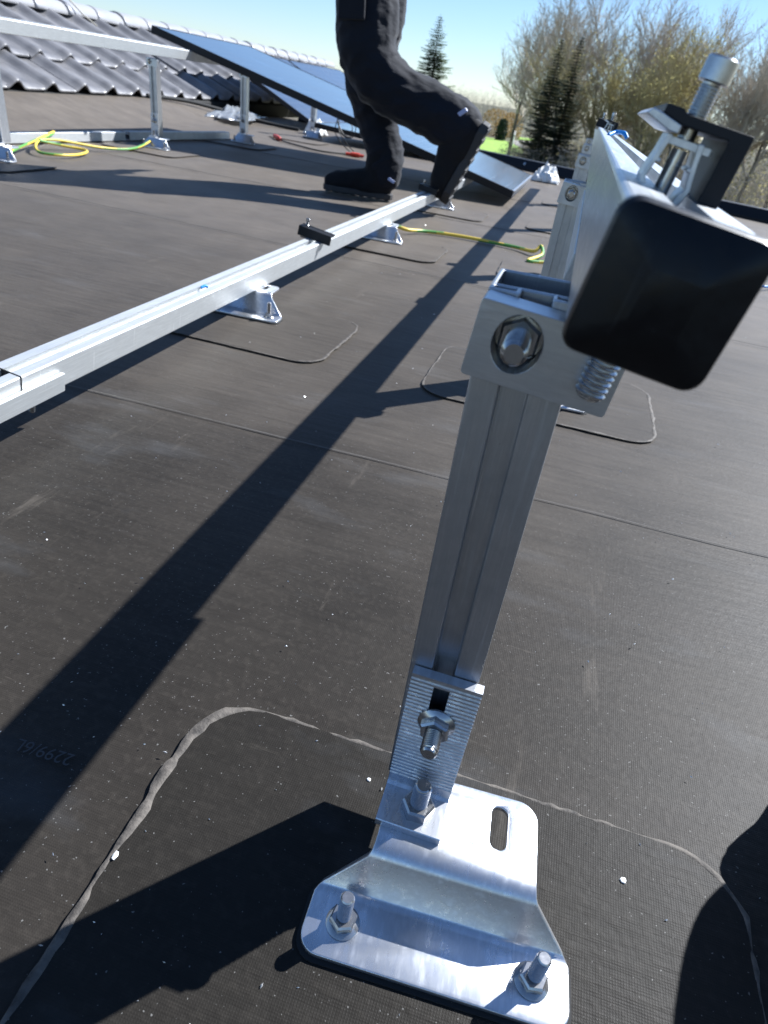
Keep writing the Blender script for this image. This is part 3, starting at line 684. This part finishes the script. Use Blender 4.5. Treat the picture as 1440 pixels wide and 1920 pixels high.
def cloth(name, col, sheen=.4):
    m = mat(name, col, .85, 0., Sheen_Weight=sheen, Sheen_Roughness=.4, Specular_IOR_Level=.3); gg = NG(m); v = gg.coord(); n = gg.noise(v, 380, 2); n2 = gg.noise(v, 14, 4)
    cr = gg.noise(gg.coord((1, 1.2, 2.6), (.2, .9, .1)), 9, 2); cr = gg.math('ABSOLUTE', gg.math('SUBTRACT', cr, .5))
    gg.l(gg.bump(n, .3, .001, gg.bump(cr, .28, .03, gg.bump(n2, .25, .012))), gg.p.inputs['Normal'])
    gg.l(gg.mix(n2, tuple(x * .75 for x in col), tuple(x * 1.3 for x in col)), gg.p.inputs['Base Color'])
    return m
M_TROU = cloth('work_trousers', (.0055, .0070, .0125), .14); M_JACK = cloth('work_jacket', (.03, .032, .04)); M_BOOT = cloth('boot_fabric', (.006, .006, .008), .12); M_SOLE = mat('boot_sole', (.03, .03, .032), .7); M_REFL = mat('reflective_tab', (.35, .40, .62), .4)
M_SKIN = mat('skin', (.50, .30, .22), .5, 0., Subsurface_Weight=.1)
def P(x, y, Y, r): return (*on_y(x, y, Y), r)
person = thing('person', 'worker in dark trousers and boots mid-step behind the low rail', 'person', (0, 0, 0))
hipL = (-.985, 3.0, .90, .115); hipR = (-.95, 3.16, .90, .115)
near = [hipL, P(690, -70, 2.98, .120), P(690, 0, 2.97, .120), P(690, 60, 2.96, .119), P(692, 105, 2.95, .112), P(712, 148, 2.95, .104), P(748, 176, 2.96, .098), P(790, 198, 2.97, .093), P(828, 220, 2.98, .095), P(860, 236, 2.99, .092)]
far = [hipR, P(716, -40, 3.16, .110), P(708, 40, 3.15, .108), P(692, 110, 3.14, .104), P(692, 170, 3.13, .093), P(703, 215, 3.12, .083), P(716, 260, 3.11, .080), P(722, 300, 3.10, .078), P(720, 326, 3.10, .076)]
def folds(co):
    z = co.z; k = min(1, max(0, (1.0 - z) / .3))
    kn = math.exp(-((z - .47) / .13) ** 2) + .8 * math.exp(-((z - .20) / .10) ** 2)
    d = .005 * noise.noise((co.x * 5, co.y * 5, z * 7)) + (.0015 + .0085 * kn) * (1 - 2.4 * abs(noise.noise((co.x * 8 + z * 5, co.y * 6, z * 17 - co.x * 9))))
    d += .0035 * noise.noise((co.x * 25 + z * 20, co.y * 18, z * 30))
    return d * k
fuse('trousers', [near, far, [hipL, (-.965, 3.08, .98, .135), hipR]], .008, M_TROU, person, 3, folds)
# pocket flap on the near thigh
pk = on_y(660, 8, 2.84)
fl = MB().box(-.055, .055, -.006, .006, -.045, .05).build('thigh_pocket', M_TROU, person, bevel=.004, M=Matrix.Translation(pk) @ ROT(-4, 'Y') @ ROT(-12, 'Z'))
# boots: local x = toe direction, z = up, origin on the sole below the ankle
def boot(name_m):
    ch = [[(-.005, 0, .165, .056), (-.005, 0, .11, .056), (-.004, 0, .07, .056), (-.012, 0, .052, .05)], [(-.035, 0, .048, .046), (.03, 0, .058, .056), (.08, 0, .055, .05), (.13, .003, .045, .047), (.17, .005, .040, .044), (.195, .005, .036, .036)]]
    o = fuse('boot', ch, .008, M_BOOT, None, 4, lambda c: .003 * noise.noise(c * 30))
    for v in o.data.vertices: v.co.z = max(v.co.z, .018); v.co.y *= .92
    out = [(-.085, 0), (-.078, -.028), (-.05, -.039), (0, -.036), (.05, -.037), (.11, -.046), (.17, -.046), (.215, -.03), (.232, .0), (.222, .026), (.18, .045), (.11, .044), (.05, .034), (0, .035), (-.05, .038), (-.078, .028)]
    s = bm_obj(extrude([out], .0, .024, 'xy>z'), 'sole', M_SOLE, o, bevel=.004)
    for k in range(8):
        x = -.07 + k * .038
        MB().box(x, x + .018, -.034, .034, -.003, .0005).build('tread', M_SOLE, o)
    for s_ in (-1, 1): MB().box(-.050, -.018, min(s_ * .050, s_ * .0565), max(s_ * .050, s_ * .0565), .100, .112, ROT(-24, 'Y')).build('reflective_tab', M_REFL, o, bevel=.002)
    return o
bt1 = boot('far'); bt1.parent = person
heel, toe = on_z(733, 379, 0), on_z(632, 362, 0); dv = (toe - heel).normalized()
bt1.matrix_local = Matrix.Translation(heel + dv * .085 + Vector((0, .02, .006))) @ Matrix.Rotation(math.atan2(dv.y, dv.x), 4, 'Z')
bt2 = boot('near'); bt2.parent = person
tp = on_y(826, 384, 2.99); an = on_y(892, 268, 2.99); fx = (tp - an); fx.y = .02; fx.normalize(); up = Vector((-1, 0, 0)); up = (up - up.dot(fx) * fx).normalized(); sd = up.cross(fx)
BM = Matrix((fx, sd, up)).transposed().to_4x4(); BM = BM @ Matrix.Diagonal((1.08, 1.25, 1.38, 1)); BM.translation = tp - fx * .246 + Vector((.026, 0, 0)) + up * .0 + Vector((0, 0, .006)); bt2.matrix_local = BM
# upper body, out of the frame but casting its shadow
fuse('jacket', [[(-.965, 3.08, .93, .15), (-.99, 3.08, 1.12, .145), (-1.03, 3.08, 1.28, .155), (-1.05, 3.08, 1.38, .10)],
                [(-1.04, 2.93, 1.36, .07), (-1.04, 3.23, 1.36, .07)], [(-1.04, 2.90, 1.35, .066), (-1.05, 2.84, 1.12, .055), (-1.22, 2.86, .98, .045)], [(-1.04, 3.26, 1.35, .066), (-.95, 3.32, 1.12, .055), (-1.06, 3.33, .93, .045)]], .014, M_JACK, person, 4, lambda c: .008 * noise.noise(c * 12))
def hand(c, fwd, sidev):
    ch = [[(*(c - fwd * .02), .024), (*(c + fwd * .05), .030)]]
    for k, L in enumerate((.070, .078, .072, .058)):
        a = c + fwd * .07 + sidev * (-.03 + .02 * k); b_ = a + fwd * L * .6 + Vector((0, 0, -.006)); d = b_ + fwd * L * .3 + Vector((0, 0, -.024))
        ch.append([(*a, .0095), (*b_, .0085), (*d, .0075)])
    a = c + fwd * .02 + sidev * -.03; ch.append([(*a, .012), (*(a + fwd * .03 + sidev * -.022), .0105), (*(a + fwd * .06 + sidev * -.026), .009)]); return ch
hd = [[(-1.07, 3.08, 1.40, .058), (-1.09, 3.08, 1.50, .055)], [(-1.10, 3.08, 1.54, .075), (-1.105, 3.08, 1.60, .088), (-1.095, 3.08, 1.655, .083)], [(-1.165, 3.08, 1.60, .018), (-1.20, 3.08, 1.575, .014)],
      [(-1.16, 3.08, 1.525, .022), (-1.17, 3.08, 1.52, .015)], [(-1.09, 2.995, 1.60, .014), (-1.085, 2.99, 1.575, .012)], [(-1.09, 3.165, 1.60, .014), (-1.085, 3.17, 1.575, .012)]]
hd += [[(-1.07, 3.08, 1.40, .055), (-1.04, 3.08, 1.33, .06), (-1.04, 2.91, 1.33, .045), (-1.05, 2.84, 1.12, .04), (-1.22, 2.86, .98, .032), (-1.26, 2.865, .955, .026)], [(-1.04, 3.08, 1.33, .06), (-1.04, 3.25, 1.33, .045), (-.95, 3.32, 1.12, .04), (-1.06, 3.33, .93, .032), (-1.09, 3.335, .90, .026)]]
hd += hand(Vector((-1.27, 2.865, .95)), Vector((-.85, .02, -.5)).normalized(), Vector((0, 1, 0))) + hand(Vector((-1.10, 3.335, .89)), Vector((-.5, 0, -.85)).normalized(), Vector((0, -1, 0)))
fuse('body', hd, .007, M_SKIN, person, 3)
for s in (-1, 1): MB().lathe([(.0005, -.011), (.008, -.008), (.011, 0), (.008, .008), (.0005, .011)], 12, T(-1.178, 3.08 + s * .032, 1.612)).build('eye', mat('eye', (.05, .04, .04), .2), person, 180)
fuse('hair', [[(-1.075, 3.08, 1.655, .086), (-1.055, 3.08, 1.60, .080)]], .012, mat('hair', (.04, .028, .02), .6), person, 3, lambda c: .004 * noise.noise(c * 60))

# ------------------------------------------------------------------ made-up bag standing just right of the frame (added for its shadow in view)
caster = thing('shadow_caster', 'added out-of-frame bag whose rounded shadow falls at lower right', 'caster', (.402, .36, 0))
fuse('caster_body', [[(-.064, .02, .055, .05), (-.064, .03, .085, .05), (-.04, .08, .075, .045), (.08, .08, .07, .06), (.10, -.08, .07, .06), (-.02, -.10, .06, .055), (-.05, -.04, .06, .05)], [(-.036, .03, .15, .055), (-.036, .005, .17, .055), (-.036, -.09, .17, .058), (.06, -.08, .16, .06), (.08, -.02, .10, .08), (-.01, -.04, .10, .06)]], .012, M_JACK, caster, 5, lambda c: .004 * noise.noise(c * 25))
MB().tube(smooth_pts([(.0, -.05, .20), (.02, -.05, .25), (.06, -.04, .26), (.10, -.03, .24), (.10, -.02, .14)]), .009, 8).build('caster_handle', M_RUBBER, caster, 60)
# ------------------------------------------------------------------ the land around
GZ = -3.5
def ground_mat():
    m = mat('ground_litter', (.10, .09, .05), .95); g = NG(m); v = g.coord(); n = g.noise(v, .25, 6); n2 = g.noise(v, 3, 4)
    c = g.ramp(n, [(.35, (.085, .07, .045)), (.5, (.10, .10, .045)), (.65, (.07, .10, .03))]); c = g.mix(g.math('MULTIPLY', n2, .5), c, (.14, .11, .07)); g.l(c, g.p.inputs['Base Color']); return m
gb = MB().add([(-900, -300, GZ), (900, -300, GZ), (900, 2500, GZ), (-900, 2500, GZ)], [(0, 1, 2, 3)])
struct(gb.build('ground', ground_mat()))
def sheet(name, pts, z, m):
    o = MB().add([(p.x, p.y, z) for p in pts], [tuple(range(len(pts)))]).build(name, m); return struct(o)
def lawn_mat():
    m = mat('lawn_grass', (.2, .32, .035), .9); g = NG(m); v = g.coord(); n = g.noise(v, 1.2, 5)
    g.l(g.ramp(n, [(.3, (.16, .30, .03)), (.7, (.30, .44, .05))]), g.p.inputs['Base Color']); return m
sheet('lawn', [on_z(x, y, GZ) for x, y in ((1000, 291), (985, 284), (972, 275), (960, 268), (940, 262), (880, 252), (700, 215), (760, 300), (900, 305), (960, 300))], GZ + .008, lawn_mat())
sheet('lawn', [on_z(x, y, GZ) for x, y in ((975, 257), (1005, 261), (1003, 266), (968, 262))], GZ + .008, MATS['lawn_grass'])
sheet('path', [on_z(x, y, GZ) for x, y in ((960, 296), (975, 291), (985, 285), (978, 278), (966, 271), (958, 266), (968, 263), (1005, 267), (1040, 272), (1040, 278), (1010, 274), (990, 272), (1000, 280), (1008, 288), (1000, 300))], GZ + .016, mat('gravel_path', (.30, .28, .25), .95))

# ------------------------------------------------------------------ vegetation
def bark(name, a, b):
    m = mat(name, a, .9); g = NG(m); oi = g.n('ShaderNodeObjectInfo'); n = g.noise(g.coord((1, 1, .4)), 2.2, 4)
    g.l(g.mix(g.ramp(n, [(.35, g3(0)), (.65, g3(1))]), a, b), g.p.inputs['Base Color']); return m
M_BARK = bark('bark', (.10, .085, .07), (.22, .19, .15)); M_TWIG = bark('twigs', (.38, .33, .26), (.55, .49, .40))
M_TWIG2 = bark('olive_twigs', (.30, .255, .13), (.46, .40, .22))
def leaf_mat(name, a, b, tr=.3):
    m = mat(name, a, .8); g = NG(m); n = g.noise(g.coord(), 1.7, 4); n2 = g.noise(g.coord(), 14, 2)
    g.l(g.mix(g.ramp(g.math('ADD', g.math('MULTIPLY', n, .6), g.math('MULTIPLY', n2, .4)), [(.36, g3(0)), (.64, g3(1))]), a, b), g.p.inputs['Base Color'])
    tl_ = g.n('ShaderNodeBsdfTranslucent'); mx = g.n('ShaderNodeMixShader'); mx.inputs[0].default_value = tr; tl_.inputs[0].default_value = (*b, 1)
    out = g.t.nodes['Material Output']; g.l(g.p.outputs[0], mx.inputs[1]); g.l(tl_.outputs[0], mx.inputs[2]); g.l(mx.outputs[0], out.inputs[0]); return m
M_BUD = leaf_mat('olive_buds', (.30, .27, .10), (.44, .40, .17), .45); M_NEEDLE = leaf_mat('spruce_needles', (.030, .044, .024), (.065, .082, .042), .25); M_NEEDLE2 = leaf_mat('spruce_needles_light', (.045, .075, .03), (.10, .13, .05), .3)
M_TAN = leaf_mat('tan_foliage', (.22, .15, .05), (.36, .25, .10)); M_DARK = leaf_mat('dark_evergreen', (.015, .028, .012), (.03, .05, .02), .1)
def bare_tree(seed, H, spread, buds=0):
    r = random.Random(seed); tk = MB(); tw = MB(); bd = MB()
    def seg(b, p, q, r0, r1, n):
        d = (q - p).normalized(); u = d.orthogonal().normalized(); v = d.cross(u); o = len(b.v)
        for c, rad in ((p, r0), (q, r1)):
            for k in range(n): a = 2 * math.pi * k / n; b.v.append(tuple(c + (u * math.cos(a) + v * math.sin(a)) * rad))
        for k in range(n): b.f.append((o + k, o + (k + 1) % n, o + n + (k + 1) % n, o + n + k))
    def grow(p, d, L, rad, lv):
        n = 3 if lv > 1 else 5; q = p; steps = 4 if lv < 3 else 3
        for i in range(steps):
            d = (d + Vector((r.uniform(-1, 1), r.uniform(-1, 1), r.uniform(-.4, .9))) * (.10 + .05 * lv)).normalized()
            e = q + d * (L / steps); r1 = max(.008, rad * (1 - .5 * (i + 1) / steps))
            seg(tk if lv == 0 else tw, q, e, rad * (1 - .5 * i / steps), r1, n)
            if lv < 4 and (lv > 0 or i > 0):
                for _ in range((2, 2, 2, 2)[lv]):
                    if r.random() < .93:
                        ax = Vector((r.uniform(-1, 1), r.uniform(-1, 1), r.uniform(-.3, .5))).normalized()
                        nd = (d * (.75 if lv else .8) + ax * spread * (1 if lv else .9)).normalized(); grow(e, nd, L * r.uniform(.46, .66), max(.010, r1 * .68), lv + 1)
            elif lv == 4 and buds and r.random() < buds:
                s = r.uniform(.03, .08); a = Vector((r.uniform(-1, 1), r.uniform(-1, 1), r.uniform(-1, 1))) * s; c = Vector((r.uniform(-1, 1), r.uniform(-1, 1), r.uniform(-1, 1))) * s
                bd.add([e, e + a, e + a + c, e + c], [(0, 1, 2, 3)])
            q = e
        if lv < 4: grow(q, d, L * .68, max(.009, rad * .55), lv + 1)
    grow(Vector((0, 0, 0)), Vector((r.uniform(-.06, .06), r.uniform(-.06, .06), 1)).normalized(), H * .46, H * .0155, 0)
    top = max(v[2] for v in tw.v); k = H / top
    for b in (tk, tw, bd): b.v = [(x * k, y * k, z * k) for x, y, z in b.v]
    out = [tk.mesh('trunk'), tw.mesh('crown'), bd.mesh('buds') if bd.v else None]
    out[0].materials.append(M_BARK); out[1].materials.append(M_TWIG2 if buds > .3 else M_TWIG)
    if out[2]: out[2].materials.append(M_BUD)
    return out
PROTO = [bare_tree(21, 10, .66), bare_tree(5, 10, .56), bare_tree(33, 10, .6), bare_tree(14, 10, .6, .65), bare_tree(8, 10, .5, .12)]
def place_tree(k, px, Y, top_px, label, rz, wide=1.0):
    x = on_y(px, 230, Y).x; top = on_y(px, top_px - 75, Y).z; s = (top - GZ) / 10
    t = thing('bare_tree', label, 'tree', (x, Y, GZ), (0, 0, R(rz)), 'bare trees beyond the roof'); t.scale = (s * wide, s * wide, s)
    link('trunk', PROTO[k][0], None, t); link('crown', PROTO[k][1], None, t)
    if PROTO[k][2]: link('buds', PROTO[k][2], None, t)
for a in ((0, 1012, 61, -8, 'wide bare tree rising behind the two dark spruces', 20, 1.25), (1, 968, 66, 58, 'leftmost bare tree of the right-hand trees, thin and grey', 80, 1.15),
          (2, 1078, 58, 2, 'tall bare tree just right of the dark spruces', 140, 1.1), (1, 1122, 55, 12, 'slim bare tree above the far end of the right rail', 200, 1.0),
          (0, 1165, 57, 6, 'tall forked bare tree between rail end and clamp', 260, 1.05), (4, 1206, 52, 14, 'bare tree with faint buds directly left of the clamp bolt', 310, 1.0),
          (2, 1255, 56, 40, 'bare tree partly behind the clamp bolt', 15, 1.05), (3, 1290, 50, 62, 'olive budding tree behind the clamp', 70, 1.15), (1, 1322, 58, 50, 'thin bare tree behind the bolt head', 120, 1.0),
          (4, 1358, 52, 92, 'budding tree right of the bolt head', 170, 1.1), (2, 1400, 48, 62, 'dark bare tree near the right photo edge', 230, 1.05), (0, 1440, 50, 75, 'broad bare tree cut by the right photo edge', 290, 1.1),
          (3, 1225, 47, 110, 'low olive budding tree left of the clamp lip', 33, 1.3), (3, 1140, 50, 130, 'low budding tree right above the rail end', 200, 1.2), (3, 1060, 52, 118, 'low budding tree below the dark spruces', 100, 1.3),
          (2, 1500, 50, 70, 'bare tree just outside the right photo edge', 60, 1.1)):
    place_tree(*a[:4], a[4], a[5], a[6])
def spruce(seed, H, W, m):
    r = random.Random(seed); tk = MB().tube([(0, 0, 0), (.02, 0, H * .5), (0, 0, H)], [H * .018, H * .010, .01], 6); nd = MB()
    z = H * .10
    while z < H * .985:
        f = 1 - z / H; L = W * (f ** .85) * r.uniform(.8, 1.1) + .06; n = 10 if f > .25 else 7; ph = r.uniform(0, 6.3)
        for k in range(n):
            a = ph + 2 * math.pi * k / n + r.uniform(-.25, .25); l2 = L * r.uniform(.45, 1.15); droop = r.uniform(.15, .38)
            d = Vector((math.cos(a), math.sin(a), 0)); s = Vector((-math.sin(a), math.cos(a), 0)); st = max(3, int(l2 / .14))
            for i in range(1, st + 1):
                t = i / st; c = Vector((0, 0, z)) + d * (l2 * t) + Vector((0, 0, -droop * l2 * t + .22 * l2 * t * t)); wd = (.42 * (1 - t) + .18) * min(1.2, l2)
                for sg in (-1, 1):
                    q = c + s * sg * wd * r.uniform(.7, 1.2) + d * .10 + Vector((0, 0, -.10 * r.uniform(.3, 1.5) * wd * 3)); nd.add([c - d * .09, c + d * .08, q], [(0, 1, 2)])
                nd.add([c - s * .04, c + s * .04, c + d * .12 + Vector((0, 0, -.16 * r.random()))], [(0, 1, 2)])
        z += H * .017 + .05 * f
    a, b = tk.mesh('trunk'), nd.mesh('crown'); a.materials.append(M_BARK); b.materials.append(m); return a, b
SP = [spruce(3, 9, 3.2, M_NEEDLE2), spruce(4, 9, 2.1, M_NEEDLE), spruce(9, 9, 1.9, M_NEEDLE)]
for k, px, Y, top, lbl in ((0, 797, 66, 22, 'lone green spruce standing against the sky beside the worker'), (1, 1019, 46, 62, 'left one of two dark spruces among the bare trees'), (2, 1054, 47, 58, 'right one of two dark spruces among the bare trees')):
    x = on_y(px, 230, Y).x; s = (on_y(px, top, Y).z - GZ) / 9
    t = thing('spruce_tree', lbl, 'tree', (x, Y, GZ), (0, 0, R(k * 40)), 'spruces'); t.scale = (s, s, s); link('trunk', SP[k][0], None, t); link('crown', SP[k][1], None, t)
# thicket of shrubs and saplings under the trees, and the far wood: masses nobody could count
def thicket(name, label, x0, x1, y0, y1, hmin, hmax, n, mats, seed, leaf, cat, fall=0.):
    r = random.Random(seed); b = MB(); idx = []
    for _ in range(n):
        x, y = r.uniform(x0, x1), r.uniform(y0, y1); cl = .5 + .5 * noise.noise((x * .22, y * .12, seed)); H = (hmin + (hmax - hmin) * cl * r.random() ** .6) * (1 - fall * max(0, (x0 + 8 - x) / 8))
        p = Vector((x, y, GZ)); d = Vector((r.uniform(-.35, .35), r.uniform(-.35, .35), 1)).normalized(); w_ = r.uniform(.010, .028); mi = min(len(mats) - 2, int(cl * (len(mats) - 1) * r.uniform(.6, 1.5)))
        s = d.orthogonal().normalized() * w_; m0 = p + d * H * .55; top = m0 + (d + Vector((r.uniform(-.5, .5), r.uniform(-.5, .5), 0))).normalized() * H * .45
        b.add([p - s, p + s, m0 + s * .6, m0 - s * .6, top], [(0, 1, 2, 3), (3, 2, 4)]); idx += [0, 0]
        for k in range(leaf):
            t = r.uniform(.12, 1.0); c = p.lerp(m0, t / .55) if t < .55 else m0.lerp(top, (t - .55) / .45); c = c + Vector((r.uniform(-1, 1), r.uniform(-1, 1), r.uniform(-.6, .6))) * .34
            if r.random() < .62:
                e = Vector((r.uniform(-1, 1), r.uniform(-1, 1), r.uniform(-.3, .9))).normalized() * r.uniform(.25, .7); q = e.orthogonal().normalized() * .010
                b.add([c - q, c + q, c + e], [(0, 1, 2)]); idx.append(0)
            else:
                e = Vector((r.uniform(-1, 1), r.uniform(-1, 1), r.uniform(-1, 1))) * .10; q = Vector((r.uniform(-1, 1), r.uniform(-1, 1), r.uniform(-1, 1))) * .08
                b.add([c, c + e, c + e + q, c + q], [(0, 1, 2, 3)]); idx.append(1 + mi)
    me = b.mesh(name)
    for q in mats: me.materials.append(q)
    me.polygons.foreach_set('material_index', idx); o = link(name, me, None); return tag(o, label, cat, kind='stuff')
M_SHR1 = leaf_mat('shrub_brown', (.22, .17, .115), (.34, .28, .20), .5); M_SHR2 = leaf_mat('shrub_olive', (.17, .16, .07), (.28, .26, .12), .5); M_FAR = leaf_mat('far_wood_leaf', (.12, .125, .105), (.19, .19, .16), .2); M_FAR2 = leaf_mat('far_wood_pine', (.085, .11, .085), (.13, .15, .12), .2)
thicket('undergrowth', 'brown and olive thicket filling the ground below the bare trees', -5.5, 24, 44, 72, 2.0, 6.2, 4600, [M_TWIG, M_SHR1, M_SHR2, M_BUD], 2, 13, 'thicket', .55)
thicket('far_wood', 'grey-green line of distant wood behind the lawn', -95, 12, 150, 210, 4.5, 9.0, 3800, [M_TWIG, M_FAR, M_FAR2, M_FAR], 6, 12, 'wood')
def shrub(name, label, cat, px, py, Hm, Wm, m, seed):
    c = on_z(px, py, GZ); r = random.Random(seed); b = MB(); t = thing(name, label, cat, c)
    for _ in range(1500):
        a, u, z = r.uniform(0, 6.3), r.random() ** .4, r.random(); rr = Wm * math.sqrt(max(0, 1 - (2 * z - .8) ** 2 / 1.7)) * u; p = Vector((rr * math.cos(a), rr * math.sin(a), z * Hm))
        e = Vector((r.uniform(-1, 1), r.uniform(-1, 1), r.uniform(-1, 1))) * .16; q = Vector((r.uniform(-1, 1), r.uniform(-1, 1), r.uniform(-1, 1))) * .16; b.add([p, p + e, p + e + q, p + q], [(0, 1, 2, 3)])
    b.build('foliage', m, t); MB().tube([(0, 0, 0), (0, 0, Hm * .6)], .06, 6).build('stem', M_BARK, t); return t
shrub('evergreen_bush', 'dark clipped evergreen column on the lawn', 'bush', 937, 263, 2.4, .75, M_DARK, 1)
shrub('tan_bush', 'golden tan bush behind the dark evergreen', 'bush', 925, 256, 3.4, 2.4, M_TAN, 2)
shrub('tan_bush', 'golden tan bush right of the dark evergreen', 'bush', 955, 258, 3.2, 1.8, M_TAN, 3)
gp = thing('gate_post', 'small white post at the lawn corner by the path', 'post', on_z(959, 272, GZ))
MB().box(-.16, .16, -.16, .16, 0, 1.15).build('shaft', M_WRAP, gp, bevel=.02); MB().lathe([(.22, 1.15), (.22, 1.22), (.12, 1.3), (.17, 1.42), (.1, 1.55), (.01, 1.6)], 12).build('cap', M_WRAP, gp, 40)
